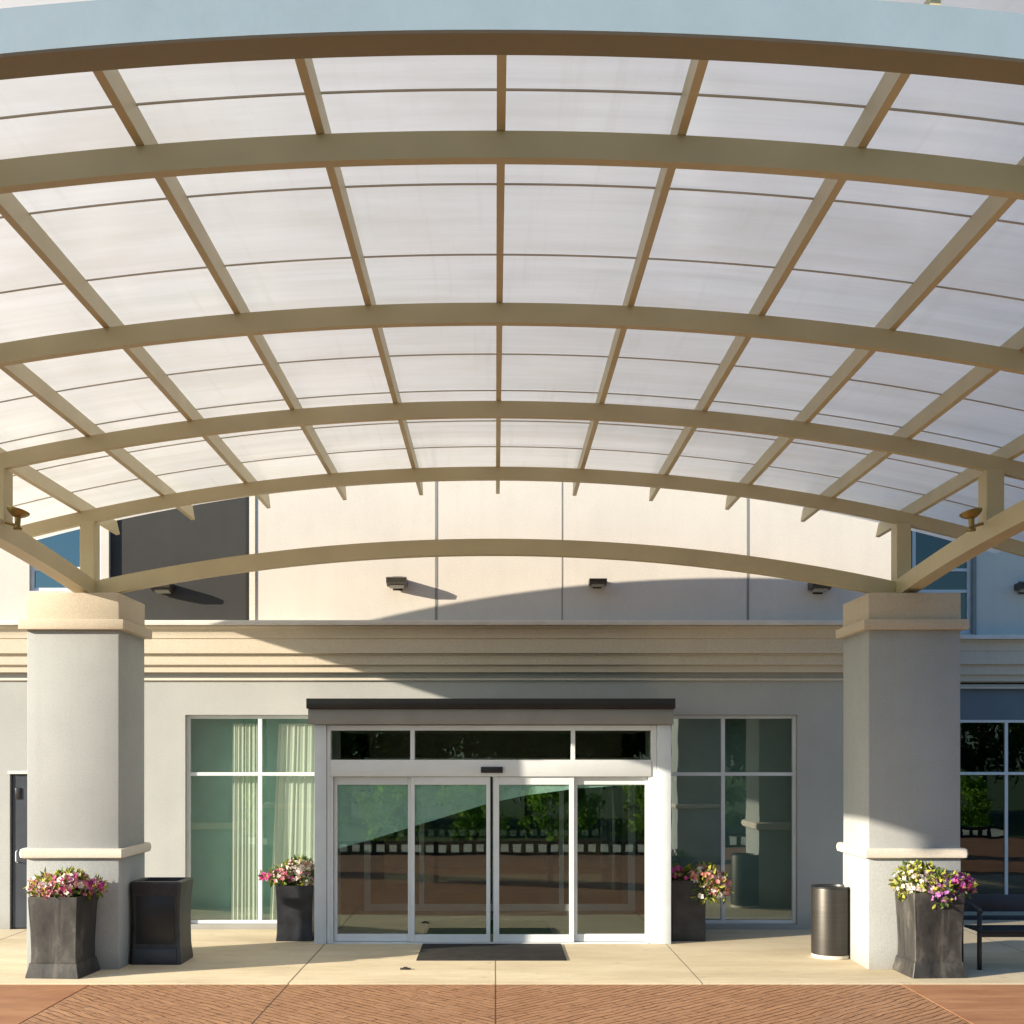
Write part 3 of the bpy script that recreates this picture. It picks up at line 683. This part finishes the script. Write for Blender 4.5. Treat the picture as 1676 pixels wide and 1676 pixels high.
# round bin
r = empty('round_bin', (PX(1360, 15.2), 15.2, .004)); tag(r, 'round brushed dark steel litter bin beside the shaded pillar', 'bin')
b = MB(); b.lathe([(.222, .045), (.234, .05), (.234, .83), (.23, .845), (.222, .85), (.21, .845), (.205, .70)], 64, None, True, True); b.build('drum', M['brushed'], r, True, 40)
b = MB(); b.lathe([(.225, 0), (.232, .005), (.232, .04), (.222, .046)], 64); b.build('base_ring', M['band_stucco'], r, True, 40)
b = MB(); b.lathe([(.205, .80), (.15, .803), (.10, .80), (.09, .70)], 48); b.build('liner', M['black_metal'], r, True)
b = MB(); b.lathe([(.228, .842), (.238, .848), (.238, .862), (.228, .868), (.208, .866), (.204, .845)], 64); b.build('rim', M['black_metal'], r, True)

# ================================================================= FLOWERS
rnd = random.Random(11)
def rdir(): 
    while True:
        v = Vector((rnd.uniform(-1, 1), rnd.uniform(-1, 1), rnd.uniform(-1, 1)))
        if .05 < v.length < 1: return v.normalized()
def leaf(mb, p, d, L, Wd, droop=.3):
    side = d.cross(rdir())
    if side.length < 1e-3: return
    side.normalize(); n = side.cross(d).normalized()
    a = p; m = p + d*L*.5 + n*L*.12; e = p + d*L - n*L*droop*.4
    v = [mb.bm.verts.new(q) for q in (a, m+side*Wd*.5, e, m-side*Wd*.5)]
    mb.bm.faces.new((v[0], v[1], v[2])); mb.bm.faces.new((v[0], v[2], v[3]))
def blossom(mb, p, n, s):
    t = n.cross(rdir()).normalized(); q = n.cross(t).normalized(); k = 5
    c = mb.bm.verts.new(p - n*s*.25)
    ph = rnd.uniform(0, 6)
    for i in range(k):
        a = ph+2*math.pi*i/k; u = t*math.cos(a)+q*math.sin(a); w = n.cross(u)
        l = s*rnd.uniform(.85, 1.15)
        v1 = mb.bm.verts.new(p + u*l*.7 + w*l*.42 + n*s*rnd.uniform(0, .2)); v2 = mb.bm.verts.new(p + u*l*1.05 + n*s*rnd.uniform(-.2, .15)); v3 = mb.bm.verts.new(p + u*l*.7 - w*l*.42 + n*s*rnd.uniform(0, .2))
        mb.bm.faces.new((c, v1, v2)); mb.bm.faces.new((c, v2, v3))
def flower_plant(x, y, z, label, lobes, nleaf, lime=0.3, bs=.032):
    # lobes: (dx, dy, dz, rx, ry, rz, [(colour, count)...])
    r = empty('flowering_plant', (x, y, z)); tag(r, label, 'flowers', 'flowering plants in the planters')
    g1, g2 = MB(), MB(); bl = {}; st = MB()
    tot = sum(l[3]*l[4]*l[5] for l in lobes)
    for (dx, dy, dz, rx, ry, rz, cols) in lobes:
        rx, ry, rz = rx*1.12, ry*1.08, rz*1.18
        c = Vector((dx, dy, dz))
        for i in range(int(1.25*nleaf*rx*ry*rz/tot)):
            v = rdir()*rnd.uniform(.25, 1.0)**.5; p = c + Vector((v.x*rx, v.y*ry, v.z*rz))
            d = (v*.8 + rdir()*.7 + Vector((0, 0, .15))).normalized()
            leaf(g2 if rnd.random() < lime else g1, p, d, rnd.uniform(.05, .11), rnd.uniform(.026, .052))
        for i in range(14):
            v = rdir(); e = c + Vector((v.x*rx*.8, v.y*ry*.8, v.z*rz*.8))
            s0 = Vector((rnd.uniform(-.12, .12), rnd.uniform(-.12, .12), -.06)); st.tube([s0, (s0+e)*.5+Vector((0, 0, .05)), e], .004, 5)
        for col, n in cols:
            m = bl.setdefault(col, MB())
            for i in range(int(n*.8)):
                v = rdir(); v.y = -abs(v.y) if rnd.random() < .6 else v.y
                if v.z < -.55: v.z *= -.5
                v.normalize(); k = rnd.uniform(.82, 1.12); p = c + Vector((v.x*rx*k, v.y*ry*k, v.z*rz*k))
                blossom(m, p, (v + rdir()*.5).normalized(), bs*rnd.uniform(.7, 1.25))
    g1.build('foliage', M['fl_green'], r, True, 180, fix=False)
    if lime > 0: g2.build('lime_foliage', M['fl_lime'], r, True, 180, fix=False)
    st.build('stem', M['fl_green'], r, True, 60)
    for col, m in bl.items(): m.build(col.replace('fl_', '')+'_blossom', M[col], r, True, 180, fix=False)
flower_plant(-4.83, 13.99, .87, 'plant with pale pink and magenta flowers in the planter before the sunlit pillar',
    [(-.14, 0, .09, .21, .21, .13, [('fl_white', 110), ('fl_pink', 100)]), (.08, -.02, .11, .20, .21, .14, [('fl_pink', 95), ('fl_magenta', 50), ('fl_white', 80)]), (.31, .02, .10, .15, .13, .08, [('fl_magenta', 90), ('fl_white', 20)]), (-.08, -.12, .03, .2, .14, .07, [('fl_pink', 20)])], 560, .62)
flower_plant(PX(481.5, 16.55), 16.76, .72, 'cream flowers with pink trailing sprays in the black planter under the curtained window',
    [(.03, 0, .18, .21, .19, .15, [('fl_white', 170), ('fl_pink', 36)]), (-.14, -.05, .12, .18, .16, .10, [('fl_magenta', 40), ('fl_pink', 40), ('fl_white', 36)]), (-.34, -.05, .12, .13, .09, .055, [('fl_magenta', 44)]), (.16, -.1, .05, .13, .1, .08, [('fl_white', 34), ('fl_salmon', 14)])], 360, .2, .028)
flower_plant(PX(1127, 16.55), 16.76, .78, 'salmon flowers and yellow leaves spilling over the black planter under the shaded window',
    [(.0, 0, .06, .20, .19, .11, [('fl_magenta', 12)]), (.22, -.16, .07, .19, .14, .13, [('fl_salmon', 50), ('fl_white', 44)]), (.38, -.16, -.06, .16, .13, .17, [('fl_salmon', 70), ('fl_pink', 36), ('fl_white', 30)]), (.22, -.26, -.13, .13, .06, .11, [('fl_white', 12)]), (-.16, -.12, .12, .08, .08, .07, [('fl_magenta', 20)])], 330, .5, .032)
flower_plant(4.86, 14.02, .90, 'plant with lime leaves and violet flowers in the planter beside the bench',
    [(-.16, -.03, .12, .21, .2, .18, [('fl_white', 70)]), (.02, -.12, .07, .2, .16, .15, [('fl_white', 50), ('fl_violet', 36)]), (.25, -.06, .10, .20, .16, .11, [('fl_magenta', 130), ('fl_violet', 110)]), (.05, -.27, -.02, .13, .06, .08, [('fl_violet', 16)]), (-.02, .1, .2, .15, .1, .1, [('fl_white', 30), ('fl_violet', 40)])], 560, .66)

# ================================================================= BENCH
r = empty('metal_bench', (6.32, 14.55, .004)); tag(r, 'black metal bench with armrests beside the shaded pillar', 'bench')
for x in (-.80, .80):
    b = MB(); b.box(x-.022, x+.022, -.30, -.255, 0, .655, .006, 2); b.build('leg', M['black_metal'], r, True)
    b = MB(); b.box(x-.022, x+.022, .26, .305, 0, .82, .006, 2, ); b.build('leg', M['black_metal'], r, True)
    b = MB(); b.loft([[(x-.028, yy, zz), (x+.028, yy, zz), (x+.028, yy, zz+.03), (x-.028, yy, zz+.03)] for yy, zz in ((-.305, .645), (-.27, .665), (0, .70), (.27, .73))]); b.build('armrest', M['black_metal'], r, True)
b = MB()
for k in range(5): b.box(-.80, .80, -.30+k*.105, -.30+k*.105+.085, .425, .45, .005, 1)
b.box(-.80, .80, -.298, -.27, .375, .425, .004, 1); b.build('seat', M['black_metal'], r, True)
b = MB()
b.box(-.80, .80, .255, .28, .60, .80, .006, 2); b.box(-.80, .80, .258, .278, .50, .555, .005, 2); b.build('backrest', M['navy_metal'], r, True)

# ================================================================= BEHIND THE CAMERA (seen in the glass)
def leaves_mesh(n, rad, clumps, size, seed):
    q = random.Random(seed); mb = MB()
    cs = []
    for i in range(clumps):
        a = q.uniform(0, 6.283); h = q.uniform(-1, 1); k = q.uniform(.35, 1)**.6; s = math.sqrt(max(0, 1-h*h))
        cs.append((Vector((math.cos(a)*s*k*rad[0], math.sin(a)*s*k*rad[1], h*k*rad[2])), q.uniform(.22, .42)*min(rad)))
    for i in range(n):
        c, cr = q.choice(cs); v = Vector((q.gauss(0, .5), q.gauss(0, .5), q.gauss(0, .5)))*cr; p = c+v
        d = Vector((q.gauss(0, 1), q.gauss(0, 1), q.gauss(0, 1))).normalized(); s = d.orthogonal().normalized()
        s = Matrix.Rotation(q.uniform(0, 6.28), 3, d) @ s; L = size*q.uniform(.7, 1.3)
        vs = [mb.bm.verts.new(x) for x in (p-d*L*.5, p+s*L*.32, p+d*L*.5, p-s*L*.32)]; mb.bm.faces.new(vs)
    return mb
def tree(x, y, h, rad, label, seed):
    r = empty('broadleaf_tree', (x, y, -.03)); tag(r, label, 'tree', 'trees across the drive')
    q = random.Random(seed); b = MB()
    b.tube([(0, 0, 0), (.06, .03, h*.25), (-.04, .05, h*.5), (.03, 0, h*.85)], [.19, .15, .11, .04], 10)
    for i in range(6):
        a = q.uniform(0, 6.28); z = h*q.uniform(.32, .6); b.tube([(0, 0, z), (math.cos(a)*rad[0]*.4, math.sin(a)*rad[1]*.4, z+h*.12), (math.cos(a)*rad[0]*.75, math.sin(a)*rad[1]*.75, z+h*.2)], [.07, .045, .015], 6)
    b.build('trunk', M['bark'], r, True, 60)
    m = leaves_mesh(6500, rad, 46, .24, seed); bmesh.ops.translate(m.bm, verts=m.bm.verts[:], vec=(0, 0, h*.60)); m.build('crown', M['tree_leaf'], r, True, 180, fix=False)
for i, (x, y, h, rad, lab) in enumerate([
    (-8.5, -12.5, 6.6, (2.8, 2.4, 2.3), 'leafy tree at the far left end of the row across the drive'),
    (-3.6, -14, 6.8, (2.8, 2.4, 2.4), 'second leafy tree from the left in the row across the drive'),
    (1.2, -13, 6.5, (2.8, 2.4, 2.3), 'leafy tree straight across the drive from the doors'),
    (6.0, -14.3, 6.8, (2.9, 2.5, 2.4), 'leafy tree between the middle tree and the bench end of the row'),
    (11.0, -12.6, 6.3, (2.8, 2.4, 2.2), 'leafy tree at the bench end of the row across the drive')]):
    tree(x, y, h, rad, lab, 20+i)
tree(16.2, -13, 6.5, (2.9, 2.5, 2.4), 'leafy tree beyond the bench end of the row across the drive', 41)
tree(21.0, -14.5, 6.8, (3.0, 2.6, 2.5), 'leafy tree farthest to the right across the drive', 42)
for i, x in enumerate((-14.5, -11, -6.3, -1.2, 3.6, 8.5, 13.5, 18.5)):
    o = copy_tree([c for c in COL.objects if c.name.startswith('broadleaf_tree') and c.type == 'EMPTY'][i % 5])
    o.location = (x, -20-1.2*(i % 2), -.03); o.rotation_euler = (0, 0, 1+i*1.7); o.scale = (1.2, 1.2, 1.12)
    tag(o, 'dark leafy tree in the back row across the drive, seen only reflected in the glass', 'tree', 'back row of trees across the drive')
shr = None
for i, x in enumerate((-10, -7.6, -5.2, -2.9, -0.6, 1.8, 4.2, 6.6, 9.0, 11.4, 13.8, 16.2)):
    if shr is None:
        shr = empty('round_shrub', (0, 0, 0)); m = leaves_mesh(3000, (1.35, .8, .95), 30, .12, 5)
        bmesh.ops.translate(m.bm, verts=m.bm.verts[:], vec=(0, 0, 1.0)); m.build('foliage', M['bush_leaf'], shr, True, 180, fix=False)
        b = MB(); b.tube([(0, 0, -.05), (.03, .02, .4), (0, 0, .9)], [.06, .05, .02], 8); b.build('stem', M['bark'], shr, True); o = shr
    else: o = copy_tree(shr)
    o.location = (x, -2.6-.7*(i % 2), -.03); o.rotation_euler = (0, 0, i*1.3)
    tag(o, 'green leafy shrub in the hedge across the drive, seen only reflected in the glass', 'shrub', 'shrubs across the drive')
r = empty('low_fence', (0, .6, -.03)); tag(r, 'low black fence with added pale sunlit-gap backing across the drive, reflected in the doors', 'fence')
b = MB(); b.box(-10, 16, -.05, .03, .0, .07, .005, 1); b.box(-10, 16, -.05, .03, .27, .36, .005, 1); b.build('rail', M['black_metal'], r, True)
b = MB()
for k in range(80): b.box(-9.9+k*.32, -9.9+k*.32+.12, -.04, .02, .072, .268)
b.build('picket', M['black_metal'], r, True)
b = MB(); b.box(-10, 16, -.062, -.052, .05, .29); b.build('panel', M['sunlit_backing'], r, True)  # sheet added behind the pickets so the gaps read as sunlit ground

# ================================================================= LIGHT, SKY, CAMERA
sdir = Vector((2.35, 1.0, -0.722)).normalized()
el = math.asin(-sdir.z); az = math.atan2(-sdir.x, -sdir.y)      # azimuth of the sun measured from +Y towards +X
sl = bpy.data.lights.new('sun', 'SUN'); sl.energy = 5.0; sl.angle = R(0.55); sl.color = (1.0, 0.875, 0.69)
so = bpy.data.objects.new('sun', sl); COL.objects.link(so); so.rotation_euler = sdir.to_track_quat('-Z', 'Y').to_euler(); so.location = (-20, -10, 15)
w = bpy.data.worlds.new('World'); SC.world = w; w.use_nodes = True
nt = w.node_tree; nt.nodes.clear()
sk = nt.nodes.new('ShaderNodeTexSky'); sk.sky_type = 'NISHITA'; sk.sun_disc = False
sk.sun_elevation = el; sk.sun_rotation = az; sk.air_density = 1.2; sk.dust_density = 1.0; sk.ozone_density = 3.0
bg = nt.nodes.new('ShaderNodeBackground'); bg.inputs[1].default_value = 0.08
ow = nt.nodes.new('ShaderNodeOutputWorld'); wb = nt.nodes.new('ShaderNodeVectorMath'); wb.operation = 'MULTIPLY'; wb.inputs[1].default_value = (0.73, 1.05, 1.36)
nt.links.new(sk.outputs[0], wb.inputs[0]); nt.links.new(wb.outputs[0], bg.inputs[0]); nt.links.new(bg.outputs[0], ow.inputs[0])
cam = bpy.data.cameras.new('camera'); co = bpy.data.objects.new('camera', cam); COL.objects.link(co)
co.location = (0, 0, CH); co.rotation_euler = (R(90), 0, 0)
cam.sensor_width = 36.0; cam.lens = 36.0*F/1676.0
cam.shift_x = (838.0-VX)/1676.0; cam.shift_y = (HY-838.0)/1676.0
cam.clip_start = 0.1; cam.clip_end = 1500
SC.camera = co
SC.view_settings.view_transform = 'Standard'; SC.view_settings.look = 'None'
SC.view_settings.exposure = 1.12; SC.view_settings.gamma = 1.0
SC.cycles.max_bounces = 10; SC.cycles.diffuse_bounces = 5; SC.cycles.glossy_bounces = 5; SC.cycles.transparent_max_bounces = 16
